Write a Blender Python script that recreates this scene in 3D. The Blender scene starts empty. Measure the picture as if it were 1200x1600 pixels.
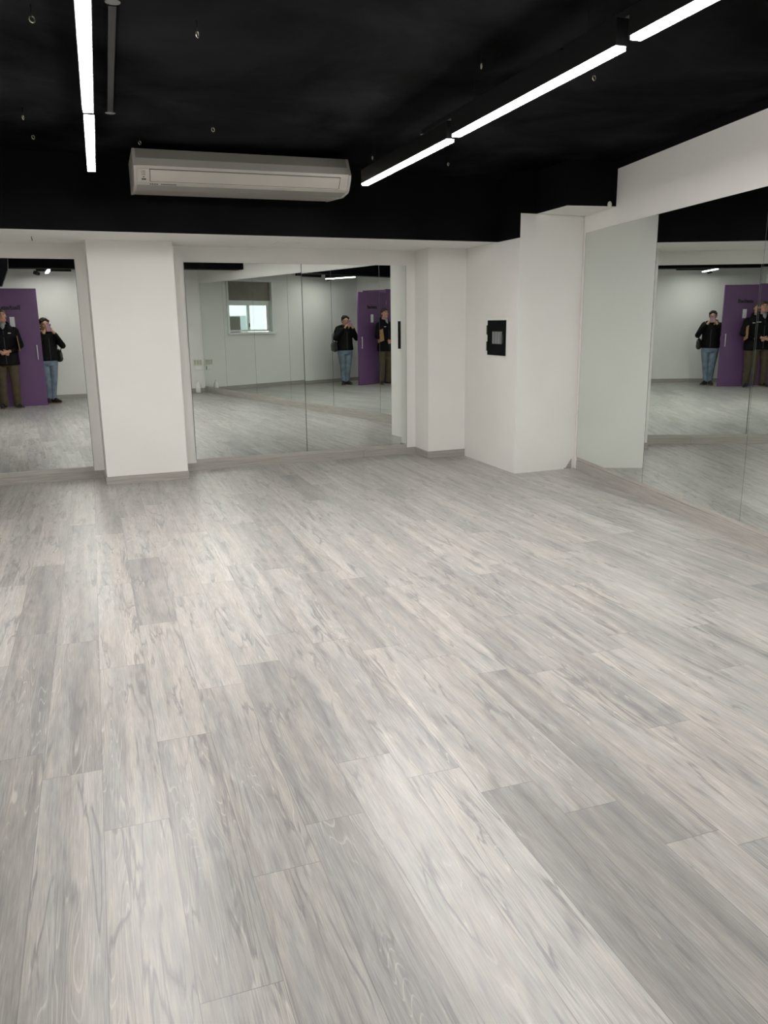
import bpy, bmesh, math, random
from mathutils import Vector, Matrix, Euler
random.seed(7)
PI = math.pi
scene = bpy.context.scene
COL = scene.collection

# ------------------------------------------------------------------ helpers
def tag(o, label=None, cat=None, group=None, kind=None):
    if label: o['label'] = label
    if cat: o['category'] = cat
    if group: o['group'] = group
    if kind: o['kind'] = kind
    return o

def empty(name, loc, label=None, cat=None, group=None, rotz=0.0, kind=None):
    o = bpy.data.objects.new(name, None)
    COL.objects.link(o)
    o.location = loc
    o.rotation_euler = (0, 0, rotz)
    o.empty_display_size = 0.1
    return tag(o, label, cat, group, kind)

class MB:
    """collects geometry; build() links it as one mesh object"""
    def __init__(self):
        self.bm = bmesh.new()
        self.mats = []
        self.mi = 0
    def mat(self, m):
        if m not in self.mats: self.mats.append(m)
        self.mi = self.mats.index(m)
        return self
    def face(self, pts):
        vs = [self.bm.verts.new(p) for p in pts]
        f = self.bm.faces.new(vs); f.material_index = self.mi
        return f
    def box(self, x0, x1, y0, y1, z0, z1, M=None):
        c = [(x0,y0,z0),(x1,y0,z0),(x1,y1,z0),(x0,y1,z0),(x0,y0,z1),(x1,y0,z1),(x1,y1,z1),(x0,y1,z1)]
        vs = [self.bm.verts.new((M @ Vector(p)) if M else p) for p in c]
        for idx in ((0,3,2,1),(4,5,6,7),(0,1,5,4),(1,2,6,5),(2,3,7,6),(3,0,4,7)):
            f = self.bm.faces.new([vs[i] for i in idx]); f.material_index = self.mi
        return self
    def prism(self, poly, z0, z1):
        a = [self.bm.verts.new((x, y, z0)) for x, y in poly]
        b = [self.bm.verts.new((x, y, z1)) for x, y in poly]
        n = len(poly)
        fs = [self.bm.faces.new(a[::-1]), self.bm.faces.new(b)]
        for i in range(n):
            j = (i+1) % n
            fs.append(self.bm.faces.new((a[i], a[j], b[j], b[i])))
        for f in fs: f.material_index = self.mi
        return fs
    def extrude_x(self, prof, x0, x1):
        a = [self.bm.verts.new((x0, y, z)) for y, z in prof]
        b = [self.bm.verts.new((x1, y, z)) for y, z in prof]
        n = len(prof)
        fs = [self.bm.faces.new(a), self.bm.faces.new(b[::-1])]
        for i in range(n):
            j = (i+1) % n
            fs.append(self.bm.faces.new((a[j], a[i], b[i], b[j])))
        for f in fs: f.material_index = self.mi
        return fs
    def tube(self, pts, r, seg=10, closed=False, caps=True):
        pts = [Vector(p) for p in pts]
        rs = r if isinstance(r, (list, tuple)) else [r]*len(pts)
        rings = []
        n = len(pts)
        up = Vector((0.13, 0.21, 0.97)).normalized()
        for i, p in enumerate(pts):
            if closed: t = pts[(i+1) % n] - pts[i-1]
            else: t = pts[min(i+1, n-1)] - pts[max(i-1, 0)]
            t.normalize()
            u = t.cross(up)
            if u.length < 1e-3: u = t.cross(Vector((1,0,0)))
            u.normalize(); v = t.cross(u)
            rings.append([self.bm.verts.new(p + (u*math.cos(2*PI*k/seg) + v*math.sin(2*PI*k/seg))*rs[i]) for k in range(seg)])
        m = n if closed else n-1
        for i in range(m):
            A, B = rings[i], rings[(i+1) % n]
            for k in range(seg):
                f = self.bm.faces.new((A[k], A[(k+1)%seg], B[(k+1)%seg], B[k])); f.material_index = self.mi; f.smooth = True
        if caps and not closed:
            f = self.bm.faces.new(rings[0][::-1]); f.material_index = self.mi
            f = self.bm.faces.new(rings[-1]); f.material_index = self.mi
        return self
    def cyl(self, c, r, h, axis='z', seg=20, r2=None):
        d = {'x': Vector((h,0,0)), 'y': Vector((0,h,0)), 'z': Vector((0,0,h))}[axis]
        c = Vector(c)
        return self.tube([c, c+d], [r, r if r2 is None else r2], seg)
    def ell(self, c, r, rot=None, u=20, v=12):
        M = Matrix.Translation(c) @ (rot.to_matrix().to_4x4() if rot else Matrix()) @ Matrix.Diagonal((r[0], r[1], r[2], 1))
        res = bmesh.ops.create_uvsphere(self.bm, u_segments=u, v_segments=v, radius=1.0, matrix=M)
        for vv in res['verts']:
            for f in vv.link_faces: f.material_index = self.mi; f.smooth = True
        return self
    def cap(self, p, q, r1, r2, flat=False, seg=18, sx=1.0):
        """tapered capsule, the solid unit the bodies are fused from"""
        p, q = Vector(p), Vector(q)
        t = (q-p); L = t.length; t.normalize()
        pts, rs = [], []
        if not flat:
            for a in (80, 55, 28):
                pts.append(p - t*r1*math.sin(math.radians(a))); rs.append(r1*math.cos(math.radians(a)))
        pts += [p, q]; rs += [r1, r2]
        if not flat:
            for a in (28, 55, 80):
                pts.append(q + t*r2*math.sin(math.radians(a))); rs.append(r2*math.cos(math.radians(a)))
        return self.tube(pts, rs, seg)
    def ring(self, c, rx, ry, seg=22):
        return [self.bm.verts.new((c[0]+rx*math.cos(2*PI*k/seg), c[1]+ry*math.sin(2*PI*k/seg), c[2])) for k in range(seg)]
    def loft(self, secs, seg=22):
        """closed body through elliptical sections (x, y, z, rx, ry)"""
        rings = [self.ring(s[:3], s[3], s[4], seg) for s in secs]
        for A, B in zip(rings, rings[1:]):
            for k in range(seg):
                f = self.bm.faces.new((A[k], A[(k+1)%seg], B[(k+1)%seg], B[k])); f.material_index = self.mi; f.smooth = True
        f = self.bm.faces.new(rings[0][::-1]); f.material_index = self.mi
        f = self.bm.faces.new(rings[-1]); f.material_index = self.mi
        return self
    def build(self, name, m=None, parent=None, smooth=None, bevel=0.0, kind=None):
        bmesh.ops.recalc_face_normals(self.bm, faces=self.bm.faces[:])
        me = bpy.data.meshes.new(name)
        if bevel:
            bmesh.ops.bevel(self.bm, geom=self.bm.edges[:], offset=bevel, segments=2, affect='EDGES', profile=0.6)
        self.bm.to_mesh(me); self.bm.free()
        for mm in (self.mats if self.mats else [m]):
            me.materials.append(mm)
        if smooth is not None:
            for p in me.polygons: p.use_smooth = smooth
        o = bpy.data.objects.new(name, me)
        COL.objects.link(o)
        if parent is not None: o.parent = parent
        if kind: o['kind'] = kind
        return o
    def fuse(self, name, m, parent=None, voxel=0.006, smooth=3):
        """melt everything collected into one continuous skin"""
        o = self.build(name, m, None)
        md = o.modifiers.new('r', 'REMESH'); md.mode = 'VOXEL'; md.voxel_size = voxel; md.use_smooth_shade = True
        if smooth:
            s = o.modifiers.new('s', 'SMOOTH'); s.iterations = smooth; s.factor = 0.5
        dg = bpy.context.evaluated_depsgraph_get()
        me = bpy.data.meshes.new_from_object(o.evaluated_get(dg))
        o.modifiers.clear(); old = o.data; o.data = me; bpy.data.meshes.remove(old)
        me.materials.clear(); me.materials.append(m)
        for p in me.polygons: p.use_smooth = True
        if parent is not None: o.parent = parent
        return o

def structure(name, mb, m=None, parent=None, bevel=0.0):
    return mb.build(name, m, parent, kind=None if parent is not None else 'structure', bevel=bevel)

# ------------------------------------------------------------------ materials
def srgb(r, g, b):
    f = lambda c: (c/255/12.92) if c/255 <= .04045 else ((c/255+.055)/1.055)**2.4
    return (f(r), f(g), f(b), 1)

def newmat(name):
    m = bpy.data.materials.new(name); m.use_nodes = True
    nt = m.node_tree; b = nt.nodes['Principled BSDF']
    return m, nt, b

def plain(name, col, rough=.5, metal=0.0, spec=.5, noise=0.0, nscale=8.0, bump=0.0, bscale=60.0):
    m, nt, b = newmat(name)
    b.inputs['Base Color'].default_value = col
    b.inputs['Roughness'].default_value = rough
    b.inputs['Metallic'].default_value = metal
    b.inputs['Specular IOR Level'].default_value = spec
    tc = nt.nodes.new('ShaderNodeTexCoord')
    if noise:
        n = nt.nodes.new('ShaderNodeTexNoise'); n.inputs['Scale'].default_value = nscale; n.inputs['Detail'].default_value = 5
        nt.links.new(tc.outputs['Object'], n.inputs['Vector'])
        r = nt.nodes.new('ShaderNodeMapRange'); r.inputs['From Min'].default_value = .3; r.inputs['From Max'].default_value = .7
        r.inputs['To Min'].default_value = 1-noise; r.inputs['To Max'].default_value = 1+noise
        nt.links.new(n.outputs['Fac'], r.inputs['Value'])
        mx = nt.nodes.new('ShaderNodeMix'); mx.data_type = 'RGBA'; mx.blend_type = 'MULTIPLY'
        mx.inputs['Factor'].default_value = 1; mx.inputs['A'].default_value = col
        nt.links.new(r.outputs['Result'], mx.inputs['B']); nt.links.new(mx.outputs['Result'], b.inputs['Base Color'])
    if bump:
        n2 = nt.nodes.new('ShaderNodeTexNoise'); n2.inputs['Scale'].default_value = bscale; n2.inputs['Detail'].default_value = 6
        nt.links.new(tc.outputs['Object'], n2.inputs['Vector'])
        bp = nt.nodes.new('ShaderNodeBump'); bp.inputs['Strength'].default_value = bump; bp.inputs['Distance'].default_value = .01
        nt.links.new(n2.outputs['Fac'], bp.inputs['Height']); nt.links.new(bp.outputs['Normal'], b.inputs['Normal'])
    return m

def emissive(name, col, strength):
    m, nt, b = newmat(name)
    b.inputs['Base Color'].default_value = (.8, .8, .8, 1)
    b.inputs['Emission Color'].default_value = col
    b.inputs['Emission Strength'].default_value = strength
    return m

M = {}
M['wall'] = plain('painted_wall', (.745, .735, .71, 1), .62, spec=.3, noise=.025, nscale=1.7, bump=.06, bscale=14)
M['black'] = plain('black_paint', (.0050, .0050, .0058, 1), .6, spec=.03, noise=.35, nscale=2.2, bump=.1, bscale=9)
M['ceil'] = plain('black_ceiling_paint', (.0066, .0066, .0074, 1), .8, spec=.015, noise=.85, nscale=1.15, bump=.5, bscale=4)
for n_ in M['ceil'].node_tree.nodes:
    if n_.type == 'MAP_RANGE': n_.inputs['From Min'].default_value = .36; n_.inputs['From Max'].default_value = .64; n_.inputs['To Min'].default_value = .25; n_.inputs['To Max'].default_value = 2.0
    if n_.type == 'TEX_NOISE' and n_.inputs['Scale'].default_value < 2: n_.inputs['Detail'].default_value = 8; n_.inputs['Roughness'].default_value = .62; n_.inputs['Distortion'].default_value = .6
M['metal_black'] = plain('black_powder_coat', (.004, .004, .0043, 1), .42, spec=.2, noise=.1)
M['metal_dark'] = plain('dark_grey_metal', (.06, .06, .06, 1), .45, metal=.0, noise=.1)
M['steel'] = plain('zinc_steel', (.62, .57, .47, 1), .28, metal=1, noise=.1)
M['chrome'] = plain('brushed_chrome', (.75, .75, .75, 1), .22, metal=1, noise=.05)
M['plastic'] = plain('aged_white_plastic', (.39, .37, .335, 1), .42, noise=.04, nscale=4)
M['plastic_d'] = plain('aged_grey_plastic', (.23, .22, .195, 1), .45, noise=.04, nscale=4)
M['line'] = plain('dark_seam', (.05, .045, .04, 1), .7, noise=.05)
M['white'] = plain('white_plastic', (.78, .78, .74, 1), .4, noise=.03)
M['purple'] = plain('purple_lacquer', (.135, .060, .165, 1), .42, noise=.06, nscale=3)
M['frame_purple'] = plain('purple_frame_paint', (.15, .07, .19, 1), .45, noise=.06)
M['ink'] = plain('black_lettering', (.008, .006, .01, 1), .5, noise=.05)
M['paper'] = plain('white_notice', (.75, .75, .76, 1), .6, noise=.03)
M['brown'] = plain('brown_hall_paint', (.10, .07, .05, 1), .6, noise=.1)
M['tan'] = plain('kraft_card', (.36, .20, .09, 1), .7, noise=.12, nscale=20)
M['shutter'] = plain('brown_shutter', (.20, .175, .145, 1), .55, noise=.1)
M['cardboard'] = plain('grey_brown_board', (.20, .165, .13, 1), .8, noise=.1)
M['pvc'] = plain('white_window_pvc', (.74, .76, .75, 1), .35, noise=.02)

def mirror_mat():
    m, nt, b = newmat('mirror_silver')
    b.inputs['Metallic'].default_value = 1
    b.inputs['Roughness'].default_value = 0.0
    tc = nt.nodes.new('ShaderNodeTexCoord')
    n = nt.nodes.new('ShaderNodeTexNoise'); n.inputs['Scale'].default_value = .6
    nt.links.new(tc.outputs['Object'], n.inputs['Vector'])
    cr = nt.nodes.new('ShaderNodeValToRGB')
    cr.color_ramp.elements[0].color = (.765, .81, .78, 1); cr.color_ramp.elements[1].color = (.785, .825, .80, 1)
    nt.links.new(n.outputs['Fac'], cr.inputs['Fac']); nt.links.new(cr.outputs['Color'], b.inputs['Base Color'])
    return m
M['mirror'] = mirror_mat()
M['mirror_edge'] = plain('mirror_cut_edge', (.06, .07, .066, 1), .3, noise=.1)

def wood_strip(name, a, b_, sx=1.0):
    m, nt, b = newmat(name)
    tc = nt.nodes.new('ShaderNodeTexCoord')
    mp = nt.nodes.new('ShaderNodeMapping'); mp.inputs['Scale'].default_value = (2.2, 2.2, 60)
    nt.links.new(tc.outputs['Object'], mp.inputs['Vector'])
    n = nt.nodes.new('ShaderNodeTexNoise'); n.inputs['Scale'].default_value = 1.6; n.inputs['Detail'].default_value = 6; n.inputs['Distortion'].default_value = .4
    nt.links.new(mp.outputs['Vector'], n.inputs['Vector'])
    cr = nt.nodes.new('ShaderNodeValToRGB'); cr.color_ramp.elements[0].position = .3; cr.color_ramp.elements[1].position = .7
    cr.color_ramp.elements[0].color = a; cr.color_ramp.elements[1].color = b_
    nt.links.new(n.outputs['Fac'], cr.inputs['Fac']); nt.links.new(cr.outputs['Color'], b.inputs['Base Color'])
    b.inputs['Roughness'].default_value = .45
    return m
M['skirt'] = wood_strip('skirting_laminate', (.28, .262, .242, 1), (.39, .37, .345, 1))
M['skirt_pale'] = wood_strip('skirting_pale', (.33, .312, .285, 1), (.43, .412, .38, 1))

def floor_mat():
    m, nt, b = newmat('grey_oak_laminate')
    N = nt.nodes.new; L = nt.links.new
    uv = N('ShaderNodeUVMap'); uv.uv_map = 'plank'
    at = N('ShaderNodeAttribute'); at.attribute_name = 'tone'
    sep = N('ShaderNodeSeparateColor'); L(at.outputs['Color'], sep.inputs['Color'])
    su = N('ShaderNodeSeparateXYZ'); L(uv.outputs['UV'], su.inputs['Vector'])
    # per-plank offset so no two planks share grain
    off = N('ShaderNodeCombineXYZ')
    mo = N('ShaderNodeMath'); mo.operation = 'MULTIPLY'; mo.inputs[1].default_value = 37.0; L(sep.outputs['Green'], mo.inputs[0])
    L(mo.outputs[0], off.inputs['X']); L(mo.outputs[0], off.inputs['Z'])
    ad = N('ShaderNodeVectorMath'); ad.operation = 'ADD'; L(uv.outputs['UV'], ad.inputs[0]); L(off.outputs[0], ad.inputs[1])
    def noise(sx, sy, scale, det, dist, rough=.55):
        mp = N('ShaderNodeMapping'); mp.inputs['Scale'].default_value = (sx, sy, 1); L(ad.outputs[0], mp.inputs['Vector'])
        n = N('ShaderNodeTexNoise'); n.inputs['Scale'].default_value = scale; n.inputs['Detail'].default_value = det
        n.inputs['Distortion'].default_value = dist; n.inputs['Roughness'].default_value = rough
        L(mp.outputs[0], n.inputs['Vector']); return n
    def ramp(src, stops):
        r = N('ShaderNodeValToRGB'); e = r.color_ramp.elements
        e[0].position, e[0].color = stops[0][0], stops[0][1]
        e[1].position, e[1].color = stops[1][0], stops[1][1]
        for p, c in stops[2:]:
            q = e.new(p); q.color = c
        L(src, r.inputs['Fac']); return r
    def mix(fac, A, B, mode='MIX', f=None):
        x = N('ShaderNodeMix'); x.data_type = 'RGBA'; x.blend_type = mode
        if fac is not None: L(fac, x.inputs['Factor'])
        else: x.inputs['Factor'].default_value = f
        for s, v in (('A', A), ('B', B)):
            if isinstance(v, tuple): x.inputs[s].default_value = v
            else: L(v, x.inputs[s])
        return x.outputs['Result']
    g = lambda v: (v, v, v, 1)
    # base tone per plank, with the two printed strips inside each plank drifting apart
    drift = noise(17.0, .9, 1.0, 2, .15)
    tn = N('ShaderNodeMath'); tn.operation = 'MULTIPLY_ADD'; tn.inputs[1].default_value = 1.0; tn.inputs[2].default_value = -.50; L(drift.outputs['Fac'], tn.inputs[0])
    tt = N('ShaderNodeMath'); tt.operation = 'ADD'; L(tn.outputs[0], tt.inputs[0]); L(sep.outputs['Red'], tt.inputs[1])
    base = ramp(tt.outputs[0], [(0.0, (.20, .196, .196, 1)), (1.0, (.525, .515, .497, 1)), (.35, (.315, .307, .30, 1)), (.65, (.42, .41, .393, 1))])
    # fine pores along the board
    fine = noise(260, 9.0, 1.0, 4, .35)
    fr = ramp(fine.outputs['Fac'], [(.25, g(.74)), (.75, g(1.16))])
    c = mix(None, base.outputs['Color'], fr.outputs['Color'], 'MULTIPLY', 1.0)
    # cloudy mottling
    cloud = noise(22, 5.0, 1.0, 5, .7)
    cl = ramp(cloud.outputs['Fac'], [(.3, (.86, .862, .872, 1)), (.7, (1.07, 1.062, 1.05, 1))])
    c = mix(None, c, cl.outputs['Color'], 'MULTIPLY', 1.0)
    # cathedral rings in white limed lines
    ringn = noise(15.0, .85, 1.0, 1.0, .12)
    mu = N('ShaderNodeMath'); mu.operation = 'MULTIPLY'; mu.inputs[1].default_value = 24; L(ringn.outputs['Fac'], mu.inputs[0])
    fr2 = N('ShaderNodeMath'); fr2.operation = 'FRACT'; L(mu.outputs[0], fr2.inputs[0])
    rl = ramp(fr2.outputs[0], [(.0, g(0)), (.62, g(0)), (.78, g(1)), (.84, g(0))])
    mask = noise(8, 1.4, 1.0, 2, .2)
    mk = ramp(mask.outputs['Fac'], [(.49, g(0)), (.60, g(.42))])
    mm = N('ShaderNodeMath'); mm.operation = 'MULTIPLY'; L(rl.outputs['Color'], mm.inputs[0]); L(mk.outputs['Color'], mm.inputs[1])
    c = mix(mm.outputs[0], c, (.66, .64, .60, 1))
    # beige and blue-grey strips side by side, as printed on the laminate
    hue = noise(18.0, 1.1, 1.0, 1.5, .15)
    hr = ramp(hue.outputs['Fac'], [(.38, (.965, .972, .98, 1)), (.62, (1.03, 1.0, .97, 1))])
    c = mix(None, c, hr.outputs['Color'], 'MULTIPLY', 1.0)
    # dark veins and knots
    vein = noise(19, 1.5, 1.0, 4, .6, .5)
    va = N('ShaderNodeMath'); va.operation = 'SUBTRACT'; va.inputs[1].default_value = .5; L(vein.outputs['Fac'], va.inputs[0])
    vb = N('ShaderNodeMath'); vb.operation = 'ABSOLUTE'; L(va.outputs[0], vb.inputs[0])
    vr = ramp(vb.outputs[0], [(.0, g(.8)), (.04, g(0))])
    vmask = noise(9, 2.4, 1.0, 2, .3)
    vm = ramp(vmask.outputs['Fac'], [(.44, g(0)), (.58, g(1))])
    vmm = N('ShaderNodeMath'); vmm.operation = 'MULTIPLY'; L(vr.outputs['Color'], vmm.inputs[0]); L(vm.outputs['Color'], vmm.inputs[1])
    c = mix(vmm.outputs[0], c, (.17, .165, .168, 1))
    # joints
    def edge(sock, width, size):
        a = N('ShaderNodeMath'); a.operation = 'SUBTRACT'; a.inputs[0].default_value = size; L(sock, a.inputs[1])
        mn = N('ShaderNodeMath'); mn.operation = 'MINIMUM'; L(sock, mn.inputs[0]); L(a.outputs[0], mn.inputs[1])
        lt = N('ShaderNodeMath'); lt.operation = 'LESS_THAN'; lt.inputs[1].default_value = width; L(mn.outputs[0], lt.inputs[0])
        return lt.outputs[0]
    e1 = edge(su.outputs['X'], .0011, .196); e2 = edge(su.outputs['Y'], .0013, 1.263)
    em = N('ShaderNodeMath'); em.operation = 'MAXIMUM'; L(e1, em.inputs[0]); L(e2, em.inputs[1])
    ef = N('ShaderNodeMath'); ef.operation = 'MULTIPLY'; ef.inputs[1].default_value = .55; L(em.outputs[0], ef.inputs[0])
    c = mix(ef.outputs[0], c, (.14, .13, .125, 1))
    L(c, b.inputs['Base Color'])
    rr = N('ShaderNodeMapRange'); rr.inputs['To Min'].default_value = .29; rr.inputs['To Max'].default_value = .38
    L(fine.outputs['Fac'], rr.inputs['Value']); L(rr.outputs[0], b.inputs['Roughness'])
    b.inputs['Specular IOR Level'].default_value = .5
    bp = N('ShaderNodeBump'); bp.inputs['Strength'].default_value = .05; bp.inputs['Distance'].default_value = .0004
    L(cloud.outputs['Fac'], bp.inputs['Height']); L(bp.outputs['Normal'], b.inputs['Normal'])
    return m
M['floor'] = floor_mat()
M['lamp'] = emissive('lamp_diffuser', (1.0, .965, .925, 1), 30.0)
M['lamp_dim'] = emissive('lamp_diffuser_dimmed', (1.0, .965, .925, 1), 21.0)

def glass_mat():
    m, nt, b = newmat('window_glass')
    nt.nodes.remove(b)
    out = nt.nodes['Material Output']
    t = nt.nodes.new('ShaderNodeBsdfTransparent'); t.inputs['Color'].default_value = (.93, .97, .95, 1)
    g = nt.nodes.new('ShaderNodeBsdfGlossy'); g.inputs['Roughness'].default_value = .02
    fr = nt.nodes.new('ShaderNodeFresnel'); fr.inputs['IOR'].default_value = 1.45
    mx = nt.nodes.new('ShaderNodeMixShader')
    nt.links.new(fr.outputs[0], mx.inputs[0]); nt.links.new(t.outputs[0], mx.inputs[1]); nt.links.new(g.outputs[0], mx.inputs[2])
    nt.links.new(mx.outputs[0], out.inputs['Surface'])
    return m
M['glass'] = glass_mat()

# ------------------------------------------------------------------ room plan (metres, camera stands over the origin)
H = 2.86
A = 0.20961                                   # the right wall runs 12 degrees off the far wall's normal
RX = lambda y, off=0.0: 4.9263 + (y-7.0)*math.tan(A) + off/math.cos(A)
rd = Vector((math.sin(A), math.cos(A), 0)); rn = Vector((math.cos(A), -math.sin(A), 0))
YREAR, XL = -1.2, -1.45

# floor: one sheet of planks, each face carrying its own wood tone
def build_floor():
    W, LN = .196, 1.263
    dx = Vector((1, -.042)).normalized(); dy = Vector((.042, 1)).normalized()
    joints = {0: .331, -1: 1.09, -2: .204, -3: .394, 1: .72, 2: .903, 3: 1.213, 4: 1.037, 5: .871, 6: .673, 7: .437}
    tones = {(4, 2.30): .93, (4, 3.56): .50, (5, 2.134): .12, (5, 3.397): .66, (7, 1.70): .70, (7, 2.963): .28, (6, 1.936): .20, (6, 3.2): .62,
             (3, 2.476): .55, (3, 3.739): .45, (2, 2.166): .38, (2, 3.43): .26, (2, 4.69): .70, (0, 1.594): .55, (0, 2.857): .42, (0, 4.12): .74, (0, 5.38): .20,
             (-1, 2.353): .62, (-1, 3.616): .60, (-1, 4.88): .78, (-2, 2.73): .60, (-2, 3.99): .22, (-2, 5.25): .30, (-3, 2.92): .34, (-3, 4.18): .30, (-3, 5.45): .25, (1, 1.98): .55, (1, 3.246): .50, (1, 4.51): .82}
    rnd = random.Random(11)
    bm = bmesh.new()
    uvl = bm.loops.layers.uv.new('plank'); cl = bm.loops.layers.float_color.new('tone')
    for k in range(-14, 28):
        s0 = joints.get(k, rnd.random()*LN) % LN
        t0 = .099 + W*k
        for n in range(-3, 9):
            a, e = s0 + n*LN, s0 + (n+1)*LN
            tone = min(.97, max(.06, rnd.gauss(.52, .09)))
            for (kk, end), v in tones.items():
                if kk == k and abs(end-e) < .12: tone = .5 + (v-.52)*.6
            seed = rnd.random()
            q = []
            for (t, s, u, v) in ((t0, a, 0, 0), (t0+W, a, W, 0), (t0+W, e, W, LN), (t0, e, 0, LN)):
                p = dx*t + dy*s
                q.append((p, u, v))
            vs = [bm.verts.new((p.x, p.y, 0)) for p, u, v in q]
            f = bm.faces.new(vs)
            for lp, (p, u, v) in zip(f.loops, q):
                lp[uvl].uv = (u, v); lp[cl] = (tone, seed, 0, 1)
    bmesh.ops.remove_doubles(bm, verts=bm.verts[:], dist=.0005)
    # trim to the room
    for co, no in (((XL-1.3, 0, 0), (-1, 0, 0)), ((0, YREAR-.15, 0), (0, -1, 0)), ((0, 8.7, 0), (0, 1, 0)), (tuple(Vector((RX(7, .12), 7, 0))), tuple(rn))):
        bmesh.ops.bisect_plane(bm, geom=bm.verts[:]+bm.edges[:]+bm.faces[:], plane_co=co, plane_no=no, clear_outer=True)
    bmesh.ops.recalc_face_normals(bm, faces=bm.faces[:])
    if bm.faces[0].normal.z < 0: bmesh.ops.reverse_faces(bm, faces=bm.faces[:])
    me = bpy.data.meshes.new('floor'); bm.to_mesh(me); bm.free(); me.materials.append(M['floor'])
    o = bpy.data.objects.new('floor', me); COL.objects.link(o); o['kind'] = 'structure'
build_floor()

structure('ceiling', MB().box(XL-1.4, 5.4, YREAR-.2, 8.75, H, H+.12), M['ceil'])

# far wall, its two recesses, pillars and bulkhead
structure('wall_back', MB().box(XL-.15, 5.3, 8.54, 8.7, 0, H), M['wall'])
structure('wall_back_pillar', MB().box(.368, 1.138, 8.111, 8.54, 0, 2.268), M['wall'])
mb = MB().mat(M['wall'])
mb.prism([(3.812, 8.155), (4.269, 8.155), (4.269, 8.54), (3.828, 8.54)], 0, 2.268)
structure('wall_back_pillar', mb)
mb = MB()
P3 = [(4.197, 6.932), (RX(6.935, .01), 6.948), (5.25, 8.54), (4.270, 8.54), (4.270, 8.155)]
for z0, z1, lm, fm in ((0, 2.268, 'wall', 'wall'), (2.268, 2.486, 'black', 'wall'), (2.486, H, 'black', 'black')):
    n = len(P3)
    for i in range(n):
        a, b_ = P3[i], P3[(i+1) % n]
        mb.mat(M[fm] if i == 0 else M[lm] if i >= 3 else M['wall'])
        mb.face([(a[0], a[1], z0), (b_[0], b_[1], z0), (b_[0], b_[1], z1), (a[0], a[1], z1)])
mb.mat(M['wall']); mb.face([(x, y, 0) for x, y in P3[::-1]]); mb.face([(x, y, H) for x, y in P3])
bmesh.ops.remove_doubles(mb.bm, verts=mb.bm.verts[:], dist=.0005)
structure('wall_back_column', mb)
mb = MB().mat(M['black']); fs = mb.prism([(XL, 7.392), (4.223, 7.392), (4.268, 8.16), (4.268, 8.54), (XL, 8.54)], 2.268, H)
mb.mat(M['wall']); fs[0].material_index = mb.mi
structure('ceiling_bulkhead', mb)
# black boxed beam in the corner over the column, white underneath
mb = MB().mat(M['black']); fs = mb.prism([(4.372, 6.932), (4.318, 6.355), (RX(6.285, .01), 6.285), (RX(6.948, .01), 6.948)], 2.486, H)
mb.mat(M['wall']); fs[0].material_index = mb.mi
structure('ceiling_beam', mb)
# beam across the room behind the camera, with its sloping haunch on the left
mb = MB().mat(M['black']); mb.prism([(XL, .65), (RX(.65, .01), .65), (RX(1.0, .01), 1.0), (XL, 1.0)], 2.5, H)
structure('ceiling_beam', mb)
# boxed drop on the left wall, seen as the slanted black edge in the left mirror
mb = MB().mat(M['black'])
a = [(-.395, H), (-.455, 2.25), (-.552, 2.03), (XL, 2.02), (XL, H)]
f1 = [mb.bm.verts.new((x, 4.62, z)) for x, z in a]; f2 = [mb.bm.verts.new((x, 4.80, z)) for x, z in a]
mb.bm.faces.new(f1); mb.bm.faces.new(f2[::-1])
for i in range(5): mb.bm.faces.new((f1[i], f2[i], f2[(i+1) % 5], f1[(i+1) % 5]))
structure('ceiling_beam', mb)

# right wall: white up to 2.80, then the ceiling's black runs down onto it
mb = MB()
def rbox(mb, s0, s1, o0, o1, z0, z1):
    base = Vector((4.9263, 7.0, 0))
    pts = [base + rd*s0 + rn*o0, base + rd*s1 + rn*o0, base + rd*s1 + rn*o1, base + rd*s0 + rn*o1]
    return mb.prism([(p.x, p.y) for p in pts], z0, z1)
mb.mat(M['wall']); rbox(mb, -8.42, 1.6, .010, .14, 0, 2.80)
mb.mat(M['black']); rbox(mb, -8.42, 1.6, .010, .14, 2.80, H)
structure('wall_right', mb)

# left wall with the entrance opening (y -0.95 .. 0.02), never in direct view
mb = MB().mat(M['wall'])
mb.box(XL-.12, XL, .03, 8.54, 0, H); mb.box(XL-.12, XL, YREAR, -.90, 0, H); mb.box(XL-.12, XL, -.90, .03, 2.20, H)
structure('wall_left', mb)
mb = MB().mat(M['brown'])
mb.box(XL-1.3, XL-1.2, YREAR-.1, .5, 0, H); mb.box(XL-1.2, XL-.12, YREAR-.15, YREAR-.05, 0, H); mb.box(XL-1.2, XL-.12, .4, .5, 0, H)
structure('wall_hall', mb)
# wall behind the camera, with the window
WX0, WX1, WZ0, WZ1 = 1.20, 2.43, 1.275, 2.40
mb = MB().mat(M['wall'])
mb.box(XL-.12, WX0, YREAR-.16, YREAR, 0, H); mb.box(WX1, 3.32, YREAR-.16, YREAR, 0, H)
mb.box(WX0, WX1, YREAR-.16, YREAR, 0, WZ0); mb.box(WX0, WX1, YREAR-.16, YREAR, WZ1, H)
structure('wall_front', mb)

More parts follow.
